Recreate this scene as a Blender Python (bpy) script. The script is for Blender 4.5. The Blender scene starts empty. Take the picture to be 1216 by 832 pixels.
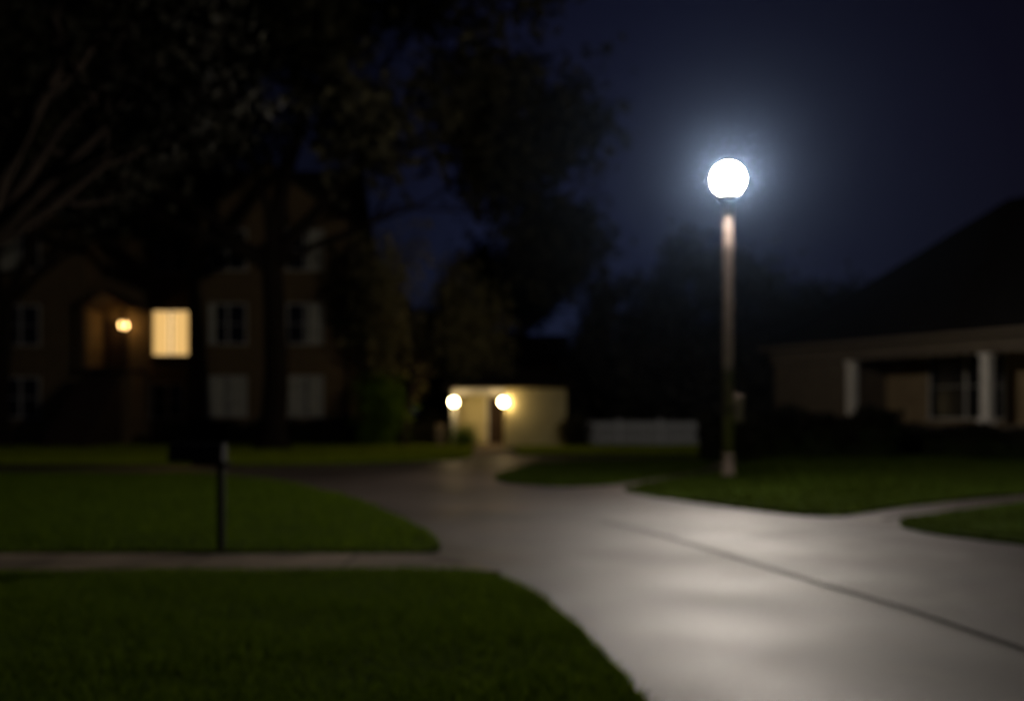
import bpy, math, random
import numpy as np
from mathutils import Vector, Matrix
random.seed(4); rng=np.random.default_rng(4)
sc=bpy.context.scene
sc.view_settings.view_transform='Standard'; sc.view_settings.look='None'
sc.view_settings.exposure=0; sc.view_settings.gamma=1

# ---------------------------------------------------------------- materials
def new_mat(name):
    m=bpy.data.materials.new(name); m.use_nodes=True
    return m,m.node_tree,m.node_tree.nodes['Principled BSDF']
def mat(name,c1,c2=None,scale=5,rough=.8,rvar=0,bump=0,bscale=40,bdist=.02,spec=.5,detail=6,trans=0,big=None):
    m,nt,b=new_mat(name); c2=c2 or tuple(x*.6 for x in c1)
    tc=nt.nodes.new('ShaderNodeTexCoord'); n=nt.nodes.new('ShaderNodeTexNoise')
    n.inputs['Scale'].default_value=scale; n.inputs['Detail'].default_value=detail; n.inputs['Roughness'].default_value=.65
    nt.links.new(tc.outputs['Object'],n.inputs['Vector'])
    r=nt.nodes.new('ShaderNodeValToRGB'); r.color_ramp.elements[0].position=.32; r.color_ramp.elements[1].position=.68
    r.color_ramp.elements[0].color=(*c2,1); r.color_ramp.elements[1].color=(*c1,1)
    nt.links.new(n.outputs['Fac'],r.inputs['Fac']); col=r.outputs['Color']
    if big:
        n2=nt.nodes.new('ShaderNodeTexNoise'); n2.inputs['Scale'].default_value=big; n2.inputs['Detail'].default_value=3
        nt.links.new(tc.outputs['Object'],n2.inputs['Vector'])
        mr=nt.nodes.new('ShaderNodeMapRange'); mr.inputs['From Min'].default_value=.3; mr.inputs['From Max'].default_value=.7
        mr.inputs['To Min'].default_value=.4; mr.inputs['To Max'].default_value=1.35
        nt.links.new(n2.outputs['Fac'],mr.inputs['Value'])
        mx=nt.nodes.new('ShaderNodeMix'); mx.data_type='RGBA'; mx.blend_type='MULTIPLY'; mx.inputs['Factor'].default_value=1
        nt.links.new(col,mx.inputs['A']); nt.links.new(mr.outputs['Result'],mx.inputs['B']); col=mx.outputs['Result']
    nt.links.new(col,b.inputs['Base Color'])
    b.inputs['Roughness'].default_value=rough; b.inputs['Specular IOR Level'].default_value=spec
    if rvar:
        n3=nt.nodes.new('ShaderNodeTexNoise'); n3.inputs['Scale'].default_value=.55; n3.inputs['Detail'].default_value=5
        nt.links.new(tc.outputs['Object'],n3.inputs['Vector'])
        m3=nt.nodes.new('ShaderNodeMapRange'); m3.inputs['From Min'].default_value=.35; m3.inputs['From Max'].default_value=.65
        m3.inputs['To Min'].default_value=rough-rvar; m3.inputs['To Max'].default_value=rough+rvar
        nt.links.new(n3.outputs['Fac'],m3.inputs['Value']); nt.links.new(m3.outputs['Result'],b.inputs['Roughness'])
    if bump:
        nb=nt.nodes.new('ShaderNodeTexNoise'); nb.inputs['Scale'].default_value=bscale; nb.inputs['Detail'].default_value=4
        nt.links.new(tc.outputs['Object'],nb.inputs['Vector'])
        bp=nt.nodes.new('ShaderNodeBump'); bp.inputs['Strength'].default_value=bump; bp.inputs['Distance'].default_value=bdist
        nt.links.new(nb.outputs['Fac'],bp.inputs['Height']); nt.links.new(bp.outputs['Normal'],b.inputs['Normal'])
    return m
def emis(name,col,st,directional=False):
    m=bpy.data.materials.new(name); m.use_nodes=True; nt=m.node_tree; nt.nodes.clear()
    o=nt.nodes.new('ShaderNodeOutputMaterial'); e=nt.nodes.new('ShaderNodeEmission')
    e.inputs['Color'].default_value=(*col,1); e.inputs['Strength'].default_value=st
    if directional:
        # made-up emission pattern: little light straight down, dimmed house side, most thrown along the road (-Y)
        g=nt.nodes.new('ShaderNodeNewGeometry'); s=nt.nodes.new('ShaderNodeSeparateXYZ'); r=nt.nodes.new('ShaderNodeMapRange')
        r.inputs['From Min'].default_value=-.95; r.inputs['From Max'].default_value=-.15
        r.inputs['To Min'].default_value=.02; r.inputs['To Max'].default_value=1
        d=nt.nodes.new('ShaderNodeVectorMath'); d.operation='DOT_PRODUCT'; d.inputs[1].default_value=Vector((0,-1,0)).normalized()
        r2=nt.nodes.new('ShaderNodeMapRange'); r2.interpolation_type='SMOOTHSTEP'
        r2.inputs['From Min'].default_value=-.7; r2.inputs['From Max'].default_value=.85
        r2.inputs['To Min'].default_value=st*.11; r2.inputs['To Max'].default_value=st
        ml=nt.nodes.new('ShaderNodeMath'); ml.operation='MULTIPLY'
        nt.links.new(g.outputs['Normal'],s.inputs[0]); nt.links.new(g.outputs['Normal'],d.inputs[0])
        nt.links.new(s.outputs['Z'],r.inputs['Value']); nt.links.new(d.outputs['Value'],r2.inputs['Value'])
        nt.links.new(r.outputs['Result'],ml.inputs[0]); nt.links.new(r2.outputs['Result'],ml.inputs[1]); nt.links.new(ml.outputs[0],e.inputs['Strength'])
    nt.links.new(e.outputs[0],o.inputs['Surface']); return m
def brick_mat():
    m,nt,b=new_mat('brick'); tc=nt.nodes.new('ShaderNodeTexCoord'); mp=nt.nodes.new('ShaderNodeMapping')
    mp.inputs['Rotation'].default_value=(math.radians(90),0,0)
    br=nt.nodes.new('ShaderNodeTexBrick'); br.inputs['Scale'].default_value=1
    br.inputs['Brick Width'].default_value=.24; br.inputs['Row Height'].default_value=.08; br.inputs['Mortar Size'].default_value=.008
    br.inputs['Color1'].default_value=(.19,.125,.055,1); br.inputs['Color2'].default_value=(.12,.078,.036,1); br.inputs['Mortar'].default_value=(.2,.16,.1,1)
    nt.links.new(tc.outputs['Object'],mp.inputs[0]); nt.links.new(mp.outputs[0],br.inputs[0]); nt.links.new(br.outputs['Color'],b.inputs['Base Color'])
    b.inputs['Roughness'].default_value=.9; b.inputs['Specular IOR Level'].default_value=.15; return m
def leaf_mat(name,c1,c2,trans=.35):
    m,nt,b=new_mat(name); g=nt.nodes.new('ShaderNodeNewGeometry'); r=nt.nodes.new('ShaderNodeValToRGB')
    r.color_ramp.elements[0].color=(*c1,1); r.color_ramp.elements[1].color=(*c2,1)
    nt.links.new(g.outputs['Random Per Island'],r.inputs['Fac']); nt.links.new(r.outputs['Color'],b.inputs['Base Color'])
    b.inputs['Roughness'].default_value=.7; b.inputs['Specular IOR Level'].default_value=.06
    if trans:
        t=nt.nodes.new('ShaderNodeBsdfTranslucent'); mx=nt.nodes.new('ShaderNodeMixShader'); mx.inputs[0].default_value=trans
        o=nt.nodes['Material Output']; nt.links.new(r.outputs['Color'],t.inputs['Color'])
        nt.links.new(b.outputs[0],mx.inputs[1]); nt.links.new(t.outputs[0],mx.inputs[2]); nt.links.new(mx.outputs[0],o.inputs['Surface'])
    return m
M=dict(
 asphalt=mat('asphalt',(.078,.058,.047),(.042,.031,.026),2.2,.52,.08,.6,55,.015,.42,8,big=.3),
 asphalt2=mat('driveway_asphalt',(.058,.043,.036),(.034,.025,.021),2.6,.54,.08,.6,55,.015,.36,8,big=.4),
 seam=mat('gutter_seam',(.02,.017,.015),rough=.9,spec=.1),
 conc=mat('concrete',(.24,.185,.125),(.16,.125,.09),3,.85,0,.3,60,.01,.2,big=.8),
 soil=mat('ground_soil',(.02,.03,.008),(.01,.016,.005),1.5,.95,0,.6,8,.05,.05),
 turf=mat('turf',(.06,.10,.009),(.03,.055,.005),3,.95,0,.8,25,.05,.03,big=.5),
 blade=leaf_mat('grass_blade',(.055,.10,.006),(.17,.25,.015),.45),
 blade2=leaf_mat('lit_grass_blade',(.17,.23,.01),(.36,.44,.025),.4),  # brighter copy of the grass: far lawns' lamplight put into the colour
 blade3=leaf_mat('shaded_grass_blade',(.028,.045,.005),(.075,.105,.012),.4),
 brick=brick_mat(),
 roof=mat('roof_shingle',(.04,.032,.026),(.02,.017,.015),4,.95,0,.5,12,.03,.05),
 roofd=mat('roof_dark',(.022,.02,.02),(.012,.011,.011),4,.95,0,.5,12,.03,.05),
 trim=mat('white_trim',(.6,.58,.52),(.5,.48,.43),3,.6),
 trimw=mat('column_paint',(.8,.76,.68),(.68,.64,.57),3,.6),
 cream=mat('cream_render',(.62,.55,.30),(.5,.43,.23),1.5,.85,0,.3,30,.01,.2),
 tan=mat('tan_siding',(.34,.25,.14),(.25,.18,.10),2,.85,spec=.2),
 beam=mat('eave_paint',(.15,.12,.085),(.11,.088,.066),2,.8,spec=.2),
 glass=mat('window_glass',(.012,.014,.018),(.008,.009,.012),1,.15),
 curtain=mat('curtain_cloth',(.62,.6,.48),(.36,.35,.28),2.5,.9),
 bark=mat('bark',(.026,.019,.014),(.013,.010,.008),3,.95,0,1,9,.06,.05),
 wood=mat('dark_wood',(.05,.03,.02),(.03,.018,.012),3,.8,spec=.2),
 black=mat('black_metal',(.012,.012,.013),(.008,.008,.008),5,.7,spec=.2),
 pole=mat('pole_paint',(.46,.35,.29),(.33,.25,.21),6,.6),
 white=mat('fence_paint',(.75,.76,.74),(.6,.61,.6),4,.7),
 leafd=leaf_mat('dark_leaf',(.012,.012,.007),(.042,.038,.02),0),
 leafn=leaf_mat('dark_near_leaf',(.006,.006,.004),(.018,.017,.010),0),
 leafo=leaf_mat('olive_leaf',(.12,.11,.045),(.30,.25,.11),0),
 leafg=leaf_mat('green_leaf',(.05,.10,.008),(.14,.22,.02),0),
 leafb=leaf_mat('backdrop_leaf',(.035,.034,.03),(.09,.086,.07),0),
)
# ---------------------------------------------------------------- mesh helpers
def mesh(name,v,f,m,parent=None,smooth=False):
    me=bpy.data.meshes.new(name); me.from_pydata([tuple(map(float,p)) for p in v],[],[tuple(map(int,q)) for q in f]); me.update()
    if m: me.materials.append(m)
    if smooth:
        for p in me.polygons: p.use_smooth=True
    o=bpy.data.objects.new(name,me); sc.collection.objects.link(o)
    if parent: o.parent=parent
    return o
def fastmesh(name,V,k,m,parent=None):
    n=len(V)//k; me=bpy.data.meshes.new(name)
    me.vertices.add(n*k); me.vertices.foreach_set('co',V.astype(np.float32).ravel())
    me.loops.add(n*k); me.loops.foreach_set('vertex_index',np.arange(n*k,dtype=np.int32))
    me.polygons.add(n); me.polygons.foreach_set('loop_start',np.arange(0,n*k,k,dtype=np.int32))
    me.update(calc_edges=True); me.validate()
    me.materials.append(m); o=bpy.data.objects.new(name,me); sc.collection.objects.link(o)
    if parent: o.parent=parent
    return o
def empty(name,loc=(0,0,0),rz=0):
    o=bpy.data.objects.new(name,None); o.location=loc; o.rotation_euler=(0,0,rz); sc.collection.objects.link(o); return o
def box(name,x0,x1,y0,y1,z0,z1,m,parent=None,bev=0):
    v=[(x,y,z) for x in(x0,x1) for y in(y0,y1) for z in(z0,z1)]
    f=[(0,1,3,2),(4,6,7,5),(0,4,5,1),(2,3,7,6),(0,2,6,4),(1,5,7,3)]
    o=mesh(name,v,f,m,parent)
    if bev:
        b=o.modifiers.new('b','BEVEL'); b.width=bev; b.segments=2
    return o
def lathe(name,prof,m,parent,c=(0,0),n=24,smooth=True):
    v=[];f=[]
    for r,z in prof:
        for i in range(n):
            a=2*math.pi*i/n; v.append((c[0]+r*math.cos(a),c[1]+r*math.sin(a),z))
    for j in range(len(prof)-1):
        for i in range(n):
            k=(i+1)%n; f.append((j*n+i,j*n+k,(j+1)*n+k,(j+1)*n+i))
    f.append(tuple(range(n-1,-1,-1))); f.append(tuple(range((len(prof)-1)*n,len(prof)*n)))
    return mesh(name,v,f,m,parent,smooth)
def ball(name,c,r,m,parent,n=20,k=12):
    prof=[(max(.001,r*math.sin(math.pi*i/k)),c[2]-r*math.cos(math.pi*i/k)) for i in range(k+1)]
    return lathe(name,prof,m,parent,(c[0],c[1]),n)
def slab(name,poly,z0,z1,m,parent=None,jit=0):
    P=[Vector((a,b)) for a,b in poly]
    if jit:
        Q=[]
        for i in range(len(P)):
            a,b=P[i],P[(i+1)%len(P)]; L=(b-a).length; n=min(60,max(1,int(L/.35))) if L<14 else 1
            nn=Vector((-(b-a).y,(b-a).x)).normalized()
            for k in range(n): Q.append(a.lerp(b,k/n)+nn*random.uniform(-jit,jit))
        P=Q
    n=len(P)
    v=[(p.x,p.y,z0) for p in P]+[(p.x,p.y,z1) for p in P]
    f=[tuple(range(n,2*n))]+[(i,(i+1)%n,n+(i+1)%n,n+i) for i in range(n)]
    return mesh(name,v,f,m,parent)
def smooth_poly(pts,closed_from,closed_to,it=2):
    ch=[Vector(p) for p in pts[closed_from:closed_to]]
    for _ in range(it):
        q=[ch[0]]
        for a,b in zip(ch,ch[1:]): q+= [a.lerp(b,.25),a.lerp(b,.75)]
        q.append(ch[-1]); ch=q
    return list(pts[:closed_from])+[tuple(p) for p in ch]+list(pts[closed_to:])
def inside(P,poly):
    x,y=P[:,0],P[:,1]; r=np.zeros(len(P),bool); n=len(poly)
    for i in range(n):
        x1,y1=poly[i]; x2,y2=poly[(i+1)%n]
        if y1==y2: continue
        c=((y1>y)!=(y2>y))&(x<(x2-x1)*(y-y1)/(y2-y1)+x1); r^=c
    return r
def blades(parent,poly,bb,n,h,w,z,bm):
    P=np.column_stack([rng.uniform(bb[0],bb[1],n),rng.uniform(bb[2],bb[3],n)])
    P=P[inside(P,poly)]; n=len(P)
    patch=.75+.35*np.sin(P[:,0]*2.1+np.sin(P[:,1]*1.7)*1.5)*np.sin(P[:,1]*2.6+P[:,0]*.6)
    H=h*rng.uniform(.5,1.3,n)*patch; a=rng.uniform(0,2*math.pi,n)
    d=np.column_stack([np.cos(a),np.sin(a)])*w/2; lean=rng.normal(0,.45,(n,2))*H[:,None]
    V=np.zeros((n,3,3)); V[:,0,:2]=P-d; V[:,1,:2]=P+d; V[:,2,:2]=P+lean; V[:,:2,2]=z-.004; V[:,2,2]=z+H
    fastmesh('grass_blades',V.reshape(-1,3),3,M[bm],parent)
def leaves(P,size):
    n=len(P); a=rng.normal(size=(n,3)); a/=np.linalg.norm(a,axis=1)[:,None]; b=rng.normal(size=(n,3)); b=np.cross(a,b); b/=np.linalg.norm(b,axis=1)[:,None]
    s=size*rng.uniform(.5,1.4,n)[:,None]; V=np.zeros((n,4,3))
    V[:,0]=P-a*s; V[:,1]=P+b*s*.45; V[:,2]=P+a*s; V[:,3]=P-b*s*.45
    return V.reshape(-1,3)
# ---------------------------------------------------------------- ground, road, lawns
mesh('ground',[(-400,-200,0),(400,-200,0),(400,600,0),(-400,600,0)],[(0,1,2,3)],M['soil'])
mesh('road',[(-60,-8,.004),(60,-8,.004),(60,33.6,.004),(-60,33.6,.004)],[(0,1,2,3)],M['asphalt'])
dw=[(1.75,12.06),(2.1,10.8),(2.4,9.6),(2.7,8.5),(2.95,7.6),(3.2,6.3),(3.35,4.5),(3.4,3),(3.4,-8),(40,-8),(40,13.5),(5.2,13.5),(3.4,13.8)]
mesh('driveway',[(x,y,.009) for x,y in dw],[tuple(range(len(dw)))][::1],M['asphalt2'])
sv=[];sf=[]
sl=[(1.2,13.6)]+dw[:9]
for i,(x,y) in enumerate(sl): sv+=[(x-.025,y,.014),(x+.025,y,.014)]
for i in range(len(sl)-1): sf.append((2*i,2*i+1,2*i+3,2*i+2))
mesh('road_gutter',sv,sf,M['seam'])
def lawn(poly,bb,n,h,w,bm='blade'):
    e=empty('lawn'); slab('turf',poly,0,.05,M['turf'],e,jit=.02)
    blades(e,poly,bb,n,h,w,.05,bm); return e
L1=smooth_poly([(-40,-8),(.9,-8),(.8,2),(.75,4),(.66,5.15),(.5,6.4),(.27,7.64),(-.02,8.6),(-.2,8.95),(-.45,9.06),(-40,9.06)],2,10)
lawn(L1,(-5.2,1,3.5,9.1),110000,.06,.011)
slab('sidewalk',[(-40,9.1),(-.42,9.1),(-.1,9.14),(-.5,9.9),(-.78,10.26),(-40,10.26)],0,.035,M['conc'])
for i in range(14):
    x=-1.6-i*1.5; mesh('sidewalk_joint',[(x,9.1,.039),(x+.02,9.1,.039),(x+.02,10.26,.039),(x,10.26,.039)],[(0,1,2,3)],M['seam'],bpy.data.objects['sidewalk'])
L2=smooth_poly([(-40,10.3),(-1.1,10.34),(-.8,10.42),(-.78,10.8),(-.85,11.3),(-1.14,12.5),(-2.25,15.8),(-3.9,19.3),(-6.0,22.3),(-8,23.4),(-40,23.8)],1,10)
lawn(L2,(-12,-.5,10.2,23.8),90000,.07,.02)
L3=smooth_poly([(-40,27),(-8,27.3),(-4.9,27.7),(-2.7,29.3),(-1.3,31.2),(-1.35,33),(-1.7,42.3),(-40,42.3)],1,6)
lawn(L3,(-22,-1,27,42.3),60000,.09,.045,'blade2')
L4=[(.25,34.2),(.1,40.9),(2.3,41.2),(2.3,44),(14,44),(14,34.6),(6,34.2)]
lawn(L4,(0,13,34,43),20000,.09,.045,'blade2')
L5=smooth_poly([(.76,28.1),(-.1,24.5),(-.44,22.4),(-.2,20.8),(.7,19.75),(1.53,19.7),(2.78,21.4),(4.9,25.1),(6.2,30),(5.6,31),(2.9,30.4),(.76,28.1)],0,12)[:-1]
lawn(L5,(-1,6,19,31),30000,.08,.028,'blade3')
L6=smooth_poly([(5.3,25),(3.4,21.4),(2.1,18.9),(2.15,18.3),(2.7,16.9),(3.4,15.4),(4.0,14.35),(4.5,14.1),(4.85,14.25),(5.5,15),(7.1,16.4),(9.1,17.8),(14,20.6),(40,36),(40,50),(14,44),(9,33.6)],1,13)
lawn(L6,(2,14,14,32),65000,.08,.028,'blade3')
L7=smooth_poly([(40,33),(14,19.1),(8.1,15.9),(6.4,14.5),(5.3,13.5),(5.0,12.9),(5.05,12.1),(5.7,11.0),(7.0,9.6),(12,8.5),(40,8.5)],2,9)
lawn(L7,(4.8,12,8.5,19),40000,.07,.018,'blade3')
slab('path',[(-1.2,31.9),(.2,33.2),(-.35,41.1),(-1.65,42.4)],0,.03,M['conc'])
slab('path',[(5.1,13.7),(6.35,14.62),(8.05,16.0),(14,19.2),(19,22.2),(18.6,23.2),(13.9,20.4),(9.1,17.65),(7.2,16.25),(5.6,14.8)],0,.02,M['asphalt2'])
# ---------------------------------------------------------------- trees
def tube(v,f,pts,rad,n=8):
    b=len(v)
    for i,p in enumerate(pts):
        d=(pts[min(i+1,len(pts)-1)]-pts[max(i-1,0)]).normalized()
        a=d.cross(Vector((.3,1,.2))).normalized(); c=d.cross(a)
        for k in range(n):
            t=2*math.pi*k/n; v.append(p+(a*math.cos(t)+c*math.sin(t))*rad[i]*(1+.08*math.sin(3*t+i)))
    for i in range(len(pts)-1):
        for k in range(n):
            q=(k+1)%n; f.append((b+i*n+k,b+i*n+q,b+(i+1)*n+q,b+(i+1)*n+k))
def branch(v,f,p,d,L,r,depth,tips,up,spread):
    ns=5; pts=[p.copy()]; rad=[r]; q=p.copy(); dd=d.copy()
    for i in range(ns):
        dd=(dd+Vector((random.gauss(0,.13),random.gauss(0,.13),random.gauss(0,.08)+up))).normalized()
        q=q+dd*L/ns; pts.append(q.copy()); rad.append(r*(1-.55*(i+1)/ns))
    tube(v,f,pts,rad,8 if depth>2 else 5)
    if depth<=1: tips+=pts[2:]
    if depth==0: return
    for k in range(3 if depth>1 else 4):
        i=random.choice([3,4,5]) if k else 5
        ax=Vector((random.gauss(0,1),random.gauss(0,1),random.gauss(0,.6))).normalized()
        nd=(dd+ax*spread).normalized()
        branch(v,f,pts[i],nd,L*random.uniform(.6,.8),rad[i]*.78,depth-1,tips,up,spread)
def tree(name,base,trunk_pts,r,limbs,depth,leafm,nleaf,lsize,sig,up=.03,spread=.75,droop=0):
    e=empty(name,(0,0,0)); v=[];f=[]; tips=[]; B=Vector(base)
    pts=[B+Vector(p) for p in trunk_pts]; n=len(pts)
    tube(v,f,pts,[r*(1.45 if i==0 else 1-.35*i/(n-1)) for i in range(n)],12)
    for (d,L,rr) in limbs: branch(v,f,pts[-1]-Vector((0,0,.3)),Vector(d).normalized(),L,rr,depth,tips,up,spread)
    mesh('trunk_and_limbs',v,f,M['bark'],e,True)
    T=np.array([tuple(t) for t in tips]); idx=rng.integers(0,len(T),nleaf)
    dens=rng.uniform(0,1,len(T))**1.2; keep=rng.uniform(0,1,nleaf)<dens[idx]+.2; idx=idx[keep]
    P=T[idx]+rng.normal(0,sig,(len(idx),3))
    if droop: 
        strand=rng.integers(0,9,len(idx)); off=np.column_stack([np.cos(strand*2.1+idx),np.sin(strand*1.7+idx*2)])*.35
        P=T[idx]+np.column_stack([off,-rng.uniform(0,droop,len(idx))])+rng.normal(0,.07,(len(idx),3))
    P=P[P[:,2]>.5]
    fastmesh('foliage',leaves(P,lsize),4,leafm,e); return e
tree('deciduous_tree',(-9.1,38,0),[(0,0,0),(0,0,.7),(.1,0,3),(0,0,5.6),(-.1,0,7.2)],.55,
     [((-.55,.1,.9),6,.3),((.15,-.2,1),7.5,.34),((.75,.1,.75),6.5,.28),((.3,.6,.8),6,.2),((-.2,-.6,.9),5.5,.2),((1,-.3,.5),5.5,.17),((-.9,-.4,.6),6,.2)],3,M['leafd'],62000,.25,.65,up=.02)
tree('deciduous_tree',(-9.7,17.5,0),[(0,0,0),(0,0,.6),(-.1,0,2),(.1,0,3.6),(.15,0,4.6)],.36,
     [((.35,.1,1),3.6,.26),((.8,.2,.7),3.2,.19),((-.7,.3,.7),3.5,.2),((0,-.5,.8),3.4,.16),((.3,.8,.8),3.4,.16),((.9,.6,.6),3.2,.14)],3,M['leafn'],24000,.11,.32,up=.06)
tree('deciduous_tree',(-20.5,40,0),[(0,0,0),(0,0,.6),(-.1,0,2),(.1,0,4.6),(.15,0,6)],.4,
     [((.35,.1,1),5.5,.26),((.8,.2,.7),5,.19),((-.7,.3,.7),5,.2),((0,-.5,.8),5,.16),((.3,.8,.8),5,.16)],3,M['leafn'],32000,.25,.65,up=.05)
tree('willow_tree',(-4.6,41.6,0),[(0,0,0),(0,0,.5),(.2,0,1.6),(.5,0,3)],.3,
     [((.5,0,.9),3.0,.16),((-.5,.2,.9),2.6,.15),((.1,-.4,1),3.4,.15),((.9,.3,.6),2.3,.12),((-.1,.6,1),2.6,.12)],2,M['leafo'],22000,.13,.3,up=.07,droop=2.6)
tree('pine_tree',(.1,53,0),[(0,0,0),(0,0,.5),(0,0,2.5),(0,0,4.5)],.3,
     [((.4,0,.9),2.8,.16),((-.5,.2,.9),2.6,.15),((.1,-.4,1),3.2,.15),((0,.6,.8),2.6,.12)],2,M['leafn'],16000,.2,.45,up=.08)
def crown(c,r,ncl,nl):
    out=[]
    for _ in range(ncl):
        d=rng.normal(size=3); d/=np.linalg.norm(d); q=np.array(c)+d*np.array(r)*rng.uniform(.35,1.0)**.5
        out.append(q+rng.normal(0,.16*min(r)+.12,(nl,3)))
    return np.vstack(out)
def treemass(name,crowns,m,size,nl=90):
    e=empty(name); v=[];f=[]; C=[]
    for (x,y,rx,rz,top) in crowns:
        tube(v,f,[Vector((x,y,0)),Vector((x+.1,y,top*.35)),Vector((x-.1,y,top*.7))],[.28,.2,.1],7)
        C.append(crown((x,y,top-rz),(rx,rx*.8,rz),60,nl))
    P=np.vstack(C); P=P[P[:,2]>.1]
    mesh('trunks',v,f,M['bark'],e,True); fastmesh('foliage',leaves(P,size),4,m,e)
treemass('background_trees',[(6.2,50,2.6,3.8,9.3),(9.6,51,3.1,4.6,10.3),(13.2,52,3.2,4.4,9.6),(16.5,53,3.4,4.2,8.6),(4.2,54,1.6,2,4.3),(7.5,47,2.4,2.2,4.3),(11,46.5,2.6,2.4,4.6)],M['leafb'],.22)
far=[]
for i in range(26):
    x=-62+i*5.2+random.uniform(-1,1); t=random.uniform(4.2,5) if -1<x<6 else random.uniform(6,9)
    far.append((x,68+random.uniform(-2,3),3.6,t*.5,t))
treemass('distant_trees',far,M['leafn'],.42,50)
def hedge(name,x0,x1,y0,y1,h,n,m,size,parent=None):
    e=parent or empty(name)
    P=np.column_stack([rng.uniform(x0,x1,n),rng.uniform(y0,y1,n),h*rng.uniform(0.02,1,n)**.7])
    P[:,2]*=.9+.1*np.sin(P[:,0]*2.3)+.05*np.sin(P[:,0]*5.1+1)
    P+=rng.normal(0,.05,P.shape)
    fastmesh('foliage',leaves(P,size),4,m,e)
    box('branches',x0+.15,x1-.15,y0+.15,y1-.15,0,h*.6,M['soil'],e)
    return e
def bush(name,c,r,h,n,m,size):
    e=empty(name); P=crown((c[0],c[1],h*.5),(r,r,h*.5),26,n//26); P=P[P[:,2]>.03]
    fastmesh('foliage',leaves(P,size),4,m,e)
    v=[];f=[]
    for k in range(5):
        a=k*1.256; tube(v,f,[Vector((c[0],c[1],0)),Vector((c[0]+.3*r*math.cos(a),c[1]+.3*r*math.sin(a),h*.4)),Vector((c[0]+.6*r*math.cos(a),c[1]+.6*r*math.sin(a),h*.75))],[.03,.022,.01],5)
    mesh('stems',v,f,M['bark'],e)
hedge('hedge',-15,-10,42.5,43.4,1.15,6000,M['leafn'],.1)
hedge('hedge',-9.6,-6,42.5,43.4,1.25,5000,M['leafn'],.1)
hedge('hedge',5.6,7.0,28.6,30.0,1.5,5000,M['leafn'],.085)
hedge('hedge',7.4,12.2,31.0,32.2,1.6,8000,M['leafn'],.1)
bush('bush',(-1.95,40.6),.35,.75,1800,M['leafg'],.06)
bush('bush',(2.65,40.7),.5,1.1,2600,M['leafd'],.07)
bush('bush',(-5.6,41.6),1.1,2.9,5200,M['leafg'],.1)
bush('bush',(-3.6,43.2),.8,1.2,3000,M['leafd'],.08)
# ---------------------------------------------------------------- windows
def window(p,x,z,w,h,y,name='window',fill=None,lit=None):
    e=bpy.data.objects.new(name,None); sc.collection.objects.link(e); e.parent=p
    t=.07
    box('frame_top',x-w/2-t,x+w/2+t,y-.06,y+.03,z+h/2,z+h/2+t,M['trim'],e)
    box('sill',x-w/2-t-.05,x+w/2+t+.05,y-.12,y+.03,z-h/2-t,z-h/2,M['trim'],e)
    box('frame_left',x-w/2-t,x-w/2,y-.06,y+.03,z-h/2,z+h/2,M['trim'],e)
    box('frame_right',x+w/2,x+w/2+t,y-.06,y+.03,z-h/2,z+h/2,M['trim'],e)
    box('mullion',x-.04,x+.04,y-.05,y-.01,z-h/2,z+h/2,M['wood'] if lit else M['trim'],e)
    for s in(-1,1):
        if not lit: box('rail',x+s*(w/4+.02)-w/4+.03,x+s*(w/4+.02)+w/4-.03,y-.04,y-.012,z-.015,z+.015,M['trim'],e)
    box('glass',x-w/2,x+w/2,y-.008,y-.002,z-h/2,z+h/2,lit or M['glass'],e)
    if fill:
        for (a,b) in fill:
            v=[];f=[];n=18; xa=x-w/2+a*w; xb=x-w/2+b*w
            for i in range(n+1):
                xx=xa+(xb-xa)*i/n; yy=y-.022+.008*math.sin(i*1.9); v+=[(xx,yy,z-h/2+.02),(xx,yy,z+h/2-.02)]
            for i in range(n): f.append((2*i,2*i+2,2*i+3,2*i+1))
            mesh('curtain',v,f,lit2 if lit else M['curtain'],e)
def gable_roof(name,x0,x1,y0,y1,z,zr,m,p,axis='x',ov=.4,t=.18):
    if axis=='x':
        ym=(y0+y1)/2; sl=(zr-z)/(ym-y0); a=y0-ov; b=y1+ov; ze=z-ov*sl
        pr=[(a,ze),(ym,zr),(b,ze),(b,ze+t),(ym,zr+t),(a,ze+t)]
        v=[(x,yy,zz) for x in(x0-ov,x1+ov) for yy,zz in pr]
    else:
        xm=(x0+x1)/2; sl=(zr-z)/(xm-x0); a=x0-ov; b=x1+ov; ze=z-ov*sl
        pr=[(a,ze),(xm,zr),(b,ze),(b,ze+t),(xm,zr+t),(a,ze+t)]
        v=[(xx,y,zz) for y in(y0-ov,y1+ov) for xx,zz in pr]
    f=[(0,1,7,6),(1,2,8,7),(2,3,9,8),(3,4,10,9),(4,5,11,10),(5,0,6,11),(0,5,4,1),(1,4,3,2),(6,7,10,11),(7,8,9,10)]
    return mesh(name,v,f,m,p)
def pent(name,x0,x1,y0,y1,z0,z,zr,m,p):
    xm=(x0+x1)/2; pr=[(x0,z0),(x1,z0),(x1,z),(xm,zr),(x0,z)]
    v=[(a,y,b) for y in(y0,y1) for a,b in pr]
    f=[(0,1,2,3,4),(9,8,7,6,5)]+[(i,(i+1)%5,5+(i+1)%5,5+i) for i in range(5)]
    return mesh(name,v,f,m,p)
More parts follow.
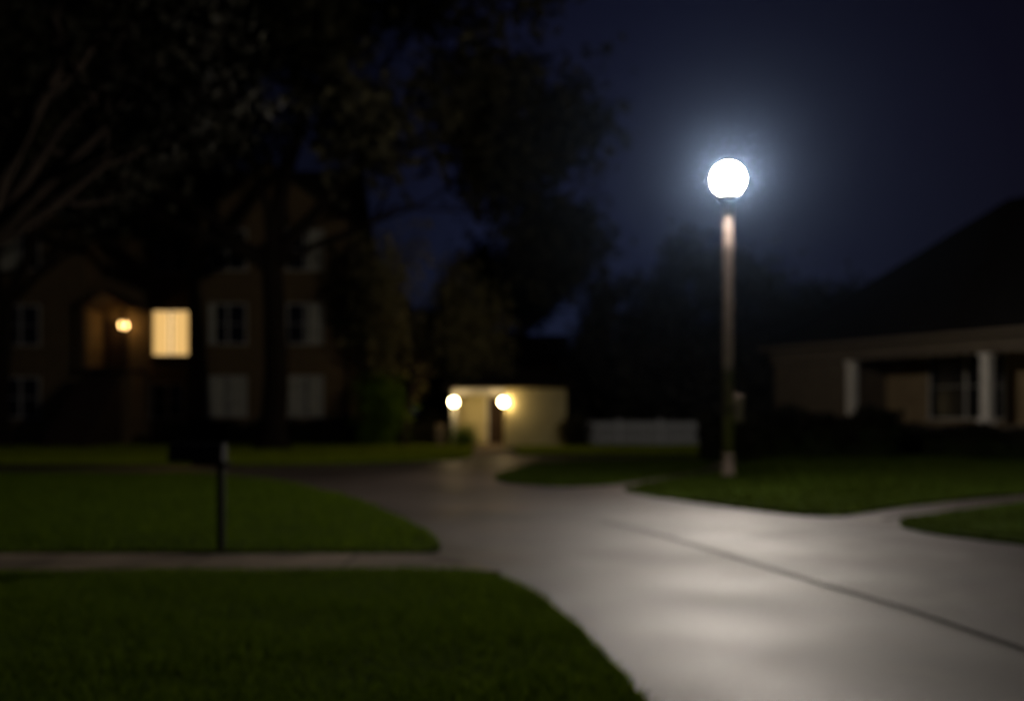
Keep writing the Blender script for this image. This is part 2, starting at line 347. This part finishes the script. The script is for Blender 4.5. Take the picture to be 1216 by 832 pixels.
# ---------------------------------------------------------------- brick house (left)
H=empty('brick_house')
box('main_walls',-27,-8,46,56,0,9.8,M['brick'],H)
gable_roof('main_roof',-27,-8,46,56,9.8,13.6,M['roof'],H,'x')
pent('front_wing',-14.3,-7.2,44,51,0,9.8,12.3,M['brick'],H)
gable_roof('wing_roof',-14.3,-7.2,44,51,9.85,12.4,M['roof'],H,'y',.35)
pent('left_wing',-25,-18.9,44.2,51,0,9.4,11.4,M['brick'],H)
gable_roof('left_wing_roof',-25,-18.9,44.2,51,9.45,11.5,M['roof'],H,'y',.35)
for zc,fl in((2.15,[(0,.42),(.56,1)]),(5.35,[(0,.16)]),(8.6,None)):
    window(H,-12.55,zc,1.55,1.7,44,fill=fl)
    window(H,-9.15,zc,1.5,1.7,44,fill=[(.02,.45),(.58,.98)] if zc<3 else [(.6,.95)])
lit2=emis('lit_curtain',(1,.6,.2),.85); warm=emis('lit_room',(1,.66,.3),1.3)
window(H,-15.75,5.1,1.6,2.0,46,name='lit_window',fill=[(.0,.42),(.57,1)],lit=warm)
window(H,-15.75,8.7,1.4,1.6,46); window(H,-15.9,2,1.4,1.5,46)
window(H,-21.8,8.6,1.6,1.6,44.2,fill=[(0,.4)]); window(H,-21.8,5.3,1.6,1.7,44.2); window(H,-21.8,2.1,1.6,1.7,44.2)
box('porch_deck',-18.88,-16.9,43.4,45.98,3.2,3.4,M['wood'],H)
box('porch_wall',-18.87,-16.95,44.4,45.97,0,3.19,M['brick'],H)
box('door',-18.6,-17.7,45.9,45.96,3.42,5.6,M['wood'],H); box('door_frame',-18.75,-18.62,45.88,45.98,3.41,5.8,M['wood'],H)
gable_roof('porch_roof',-18.8,-16.9,43.6,45.9,6.1,6.7,M['wood'],H,'y',.15,.1)
for x in(-18.75,-17.0): box('porch_post',x-.06,x+.06,43.5,43.62,3.41,6.05,M['wood'],H)
for i in range(14): box('stair_step',-18.8,-17.0,43.39-.28*(i+1),43.39-.28*i-.005,0,3.2-.22*(i+1),M['wood'],H)
ball('wall_lamp',(-17.75,45.5,5.42),.17,emis('porch_bulb',(1,.58,.2),15),H,12,8)
box('wall_lamp_bracket',-17.79,-17.71,45.68,45.99,5.36,5.44,M['black'],H)
box('downspout',-7.32,-7.22,43.9,43.99,0,9.6,M['wood'],H)
box('cornice_band',-14.32,-7.18,43.95,43.995,6.75,6.9,M['brick'],H)
# ---------------------------------------------------------------- small lit outbuilding
G=empty('garden_shed')
box('store_walls',-.28,2.25,41.2,45,0,2.45,M['cream'],G)
box('recess_wall',-2.25,-.285,42.6,45,0,2.44,M['cream'],G)
box('side_wall',-2.45,-2.255,42.0,44.99,0,2.44,M['cream'],G)
box('porch_post',-2.5,-2.3,41.2,41.4,0,2.44,M['trim'],G,.01)
box('step',-2.2,-.4,41.4,42.58,0,.12,M['conc'],G)
box('door',-1.0,-.35,42.52,42.58,.13,2.1,M['wood'],G); box('door_frame',-1.1,-1.01,42.5,42.59,.13,2.2,M['trim'],G)
box('lintel',-2.5,-.29,41.25,41.38,2.2,2.44,M['trim'],G)
def hip(name,x0,x1,y0,y1,z,zr,m,p,ov=.3):
    x0-=ov;x1+=ov;y0-=ov;y1+=ov; k=(y1-y0)/2; t=.14
    v=[(x0,y0,z),(x1,y0,z),(x1,y1,z),(x0,y1,z),(x0,y0,z+t),(x1,y0,z+t),(x1,y1,z+t),(x0,y1,z+t),(x0+k,(y0+y1)/2,zr),(x1-k,(y0+y1)/2,zr)]
    f=[(3,2,1,0),(0,1,5,4),(1,2,6,5),(2,3,7,6),(3,0,4,7),(4,5,9,8),(5,6,9),(6,7,8,9),(7,4,8)]
    return mesh(name,v,f,m,p)
hip('roof',-2.5,2.25,41.2,45,2.46,3.35,M['roof'],G)
box('roof_vent',-.1,.25,42.9,43.2,3.1,3.7,M['roofd'],G)
bulb=emis('wall_bulb',(1,.72,.34),75)
for x,y in((-2.4,41.0),(-.36,41.0)):
    ball('lamp_globe',(x,y,1.88),.14,bulb,G,12,8)
    lathe('lamp_cap',[(.1,2.03),(.02,2.13)],M['black'],G,(x,y),12)
    box('lamp_bracket',x-.03,x+.03,y+.15,y+.198,1.6,2.1,M['black'],G); box('lamp_arm',x-.02,x+.02,y-.02,y+.15,1.68,1.72,M['black'],G)
U=empty('utility_box'); box('cabinet',-3.2,-2.8,41.3,41.6,.05,.95,M['beam'],U,.02); box('plinth',-3.25,-2.75,41.25,41.65,0,.05,M['conc'],U); box('door_panel',-3.16,-2.84,41.285,41.298,.12,.88,M['beam'],U)
N=empty('distant_house'); box('walls',-1,3,57,63,0,4.2,M['wood'],N); gable_roof('roof',-1,3,57,63,4.2,5.9,M['roofd'],N,'x'); window(N,1,2.4,1.2,1.2,57); box('chimney',.2,.7,59.5,60,5.3,6.7,M['brick'],N)
# ---------------------------------------------------------------- fence
F=empty('picket_fence'); x=2.85
while x<8.0:
    box('picket',x-.055,x+.055,42,42.025,.06,1.08+random.uniform(-.01,.01),M['white'],F); x+=.16
for z in(.3,.85): box('rail',2.75,8.0,42.03,42.07,z,z+.09,M['white'],F)
for x in(2.75,4.5,6.25,8.0): box('post',x-.06,x+.06,42.08,42.2,0,1.2,M['white'],F)
# ---------------------------------------------------------------- right bungalow
R=empty('bungalow',(12.9,38,0),math.atan2(-.873,.489))
box('left_room_walls',-4,-.15,.0,12,0,3.95,M['beam'],R)
box('main_walls',-.145,18,2.2,12,0,3.95,M['tan'],R)
box('porch_deck',-.14,18,-.25,2.19,.0,1.05,M['beam'],R)
box('porch_ceiling',-.14,18,0,2.19,3.9,3.96,M['beam'],R)
box('eave_beam',-4.1,18.1,-.16,-.005,3.42,3.94,M['beam'],R)
box('fascia',-4.45,18.4,-.5,-.44,3.97,4.16,M['beam'],R)
hip('roof',-4,18,0,12.5,4.0,9.8,M['roofd'],R,.42)
for i,x in enumerate((0.05,5.75,11.4,17)):
    box('column',x-.17,x+.17,-.1,.22,1.25,3.3,M['trimw'],R,.02); box('column_base',x-.23,x+.23,-.16,.28,1.05,1.25,M['trimw'],R,.02); box('column_capital',x-.22,x+.22,-.155,.27,3.3,3.415,M['trimw'],R,.01)
window(R,3.4,2.4,3.0,2.3,2.2,fill=None); window(R,9.6,2.35,1.4,1.9,2.2,fill=[(0,.2)])
box('front_door',6.7,7.7,2.14,2.195,1.06,3.15,M['wood'],R); box('door_frame',6.58,6.69,2.12,2.198,1.06,3.25,M['trim'],R); box('door_frame_r',7.71,7.82,2.12,2.198,1.06,3.25,M['trim'],R)
Hd=empty('hedge',(12.9,38,0),math.atan2(-.873,.489)); hedge('hedge',-.5,14,-2.2,-.6,1.05,16000,M['leafn'],.1,Hd)
# ---------------------------------------------------------------- mailbox
B=empty('mailbox',(-3.04,10.4,0))
box('post',-.035,.035,-.035,.035,0,.93,M['black'],B,.006)
box('arm',-.3,.1,-.025,.025,.93,.97,M['black'],B)
v=[];f=[];pr=[(-.1,.972),(.1,.972),(.1,1.08)]+[(.1*math.cos(a),1.08+.09*math.sin(a)) for a in np.linspace(.25,math.pi-.25,9)]+[(-.1,1.08)]
for x in(-.52,.04):
    for a,b in pr: v.append((x,a,b))
n=len(pr); f=[tuple(range(n)),tuple(range(2*n-1,n-1,-1))]+[(i,(i+1)%n,n+(i+1)%n,n+i) for i in range(n)]
mesh('letter_box',v,f,M['black'],B); box('flag',-.1,.02,.105,.112,1.05,1.1,M['wood'],B); box('door_handle',-.535,-.522,-.02,.02,1.1,1.13,M['wood'],B)
# ---------------------------------------------------------------- street lamp
S=empty('street_lamp',(4.82,22.2,0))
lathe('base',[(.17,.0),(.17,.1),(.14,.16),(.13,.5),(.115,.56)],M['pole'],S)
lathe('pole',[(.115,.55),(.11,2.5),(.1,5),(.09,6.14)],M['pole'],S)
lathe('collar',[(.09,6.12),(.14,6.18),(.22,6.25),(.24,6.33)],M['black'],S)
ball('globe',(0,0,6.66),.34,emis('street_lamp_light',(1,.9,.79),1400,True),S,16,10)
lathe('finial',[(.13,6.97),(.1,7.02),(.03,7.08),(.02,7.14)],M['black'],S)
box('control_box',.13,.33,-.1,.1,1.25,1.85,M['pole'],S,.02); box('control_box_strap',-.13,.13,-.13,.13,1.5,1.55,M['black'],S)
# ---------------------------------------------------------------- scattering ball added to make the lamp's halo
lamp_halo=ball('lamp_halo',(4.82,22.2,6.6),5.6,None,None,48,32)
mm=bpy.data.materials.new('lamp_halo'); mm.use_nodes=True; nt=mm.node_tree; nt.nodes.clear()
o=nt.nodes.new('ShaderNodeOutputMaterial'); vs=nt.nodes.new('ShaderNodeVolumeScatter')
vs.inputs['Color'].default_value=(.42,.62,1,1); vs.inputs['Density'].default_value=.0015; vs.inputs['Anisotropy'].default_value=.8
nt.links.new(vs.outputs[0],o.inputs['Volume']); lamp_halo.data.materials.append(mm)
# ---------------------------------------------------------------- world
w=bpy.data.worlds.new('World'); sc.world=w; w.use_nodes=True; nt=w.node_tree; nt.nodes.clear()
o=nt.nodes.new('ShaderNodeOutputWorld'); sky=nt.nodes.new('ShaderNodeTexSky'); sky.sky_type='NISHITA'; sky.sun_disc=False
sky.sun_elevation=math.radians(3); sky.sun_rotation=math.radians(200)
b1=nt.nodes.new('ShaderNodeBackground'); b1.inputs['Strength'].default_value=.0001; nt.links.new(sky.outputs[0],b1.inputs[0])
tc=nt.nodes.new('ShaderNodeTexCoord'); sp=nt.nodes.new('ShaderNodeSeparateXYZ'); cr=nt.nodes.new('ShaderNodeValToRGB')
nt.links.new(tc.outputs['Generated'],sp.inputs[0]); nt.links.new(sp.outputs['Z'],cr.inputs['Fac'])
cr.color_ramp.elements[0].color=(.008,.0115,.028,1); cr.color_ramp.elements[1].color=(.0015,.0015,.004,1)
cr.color_ramp.elements[1].position=.6; e=cr.color_ramp.elements.new(.25); e.color=(.0055,.0065,.019,1)
mx=nt.nodes.new('ShaderNodeMix'); mx.data_type='RGBA'; mx.blend_type='MULTIPLY'; mx.inputs['Factor'].default_value=1
az=nt.nodes.new('ShaderNodeValToRGB'); mr=nt.nodes.new('ShaderNodeMapRange'); mr.inputs['From Min'].default_value=-1; mr.inputs['From Max'].default_value=1
nt.links.new(sp.outputs['X'],mr.inputs['Value']); nt.links.new(mr.outputs[0],az.inputs['Fac'])
az.color_ramp.elements[0].position=.27; az.color_ramp.elements[0].color=(.3,.3,.3,1); az.color_ramp.elements[1].position=.74; az.color_ramp.elements[1].color=(.65,.5,.4,1)
for p_,c_ in((.42,(.5,.5,.46,1)),(.49,(1,1,1,1)),(.58,(1,1,1,1))):
    q=az.color_ramp.elements.new(p_); q.color=c_
nt.links.new(cr.outputs[0],mx.inputs['A']); nt.links.new(az.outputs[0],mx.inputs['B'])
b2=nt.nodes.new('ShaderNodeBackground'); nt.links.new(mx.outputs['Result'],b2.inputs[0]); ad=nt.nodes.new('ShaderNodeAddShader')
nt.links.new(b1.outputs[0],ad.inputs[0]); nt.links.new(b2.outputs[0],ad.inputs[1]); nt.links.new(ad.outputs[0],o.inputs['Surface'])
sd=bpy.data.lights.new('moon_light','SUN'); sd.energy=.012; sd.angle=math.radians(.5); sd.color=(.8,.88,1)
so=bpy.data.objects.new('moon_light',sd); so.rotation_euler=(math.radians(40),0,math.radians(-30)); sc.collection.objects.link(so)
# ---------------------------------------------------------------- camera
cd=bpy.data.cameras.new('camera'); cam=bpy.data.objects.new('camera',cd); sc.collection.objects.link(cam); sc.camera=cam
cam.location=(0,0,1.5); cam.rotation_euler=(math.radians(90),0,0); cd.lens=35; cd.sensor_width=36; cd.shift_y=72/1216
cd.clip_start=.05; cd.clip_end=2000
cd.dof.use_dof=True; cd.dof.focus_distance=1.7; cd.dof.aperture_fstop=1.8
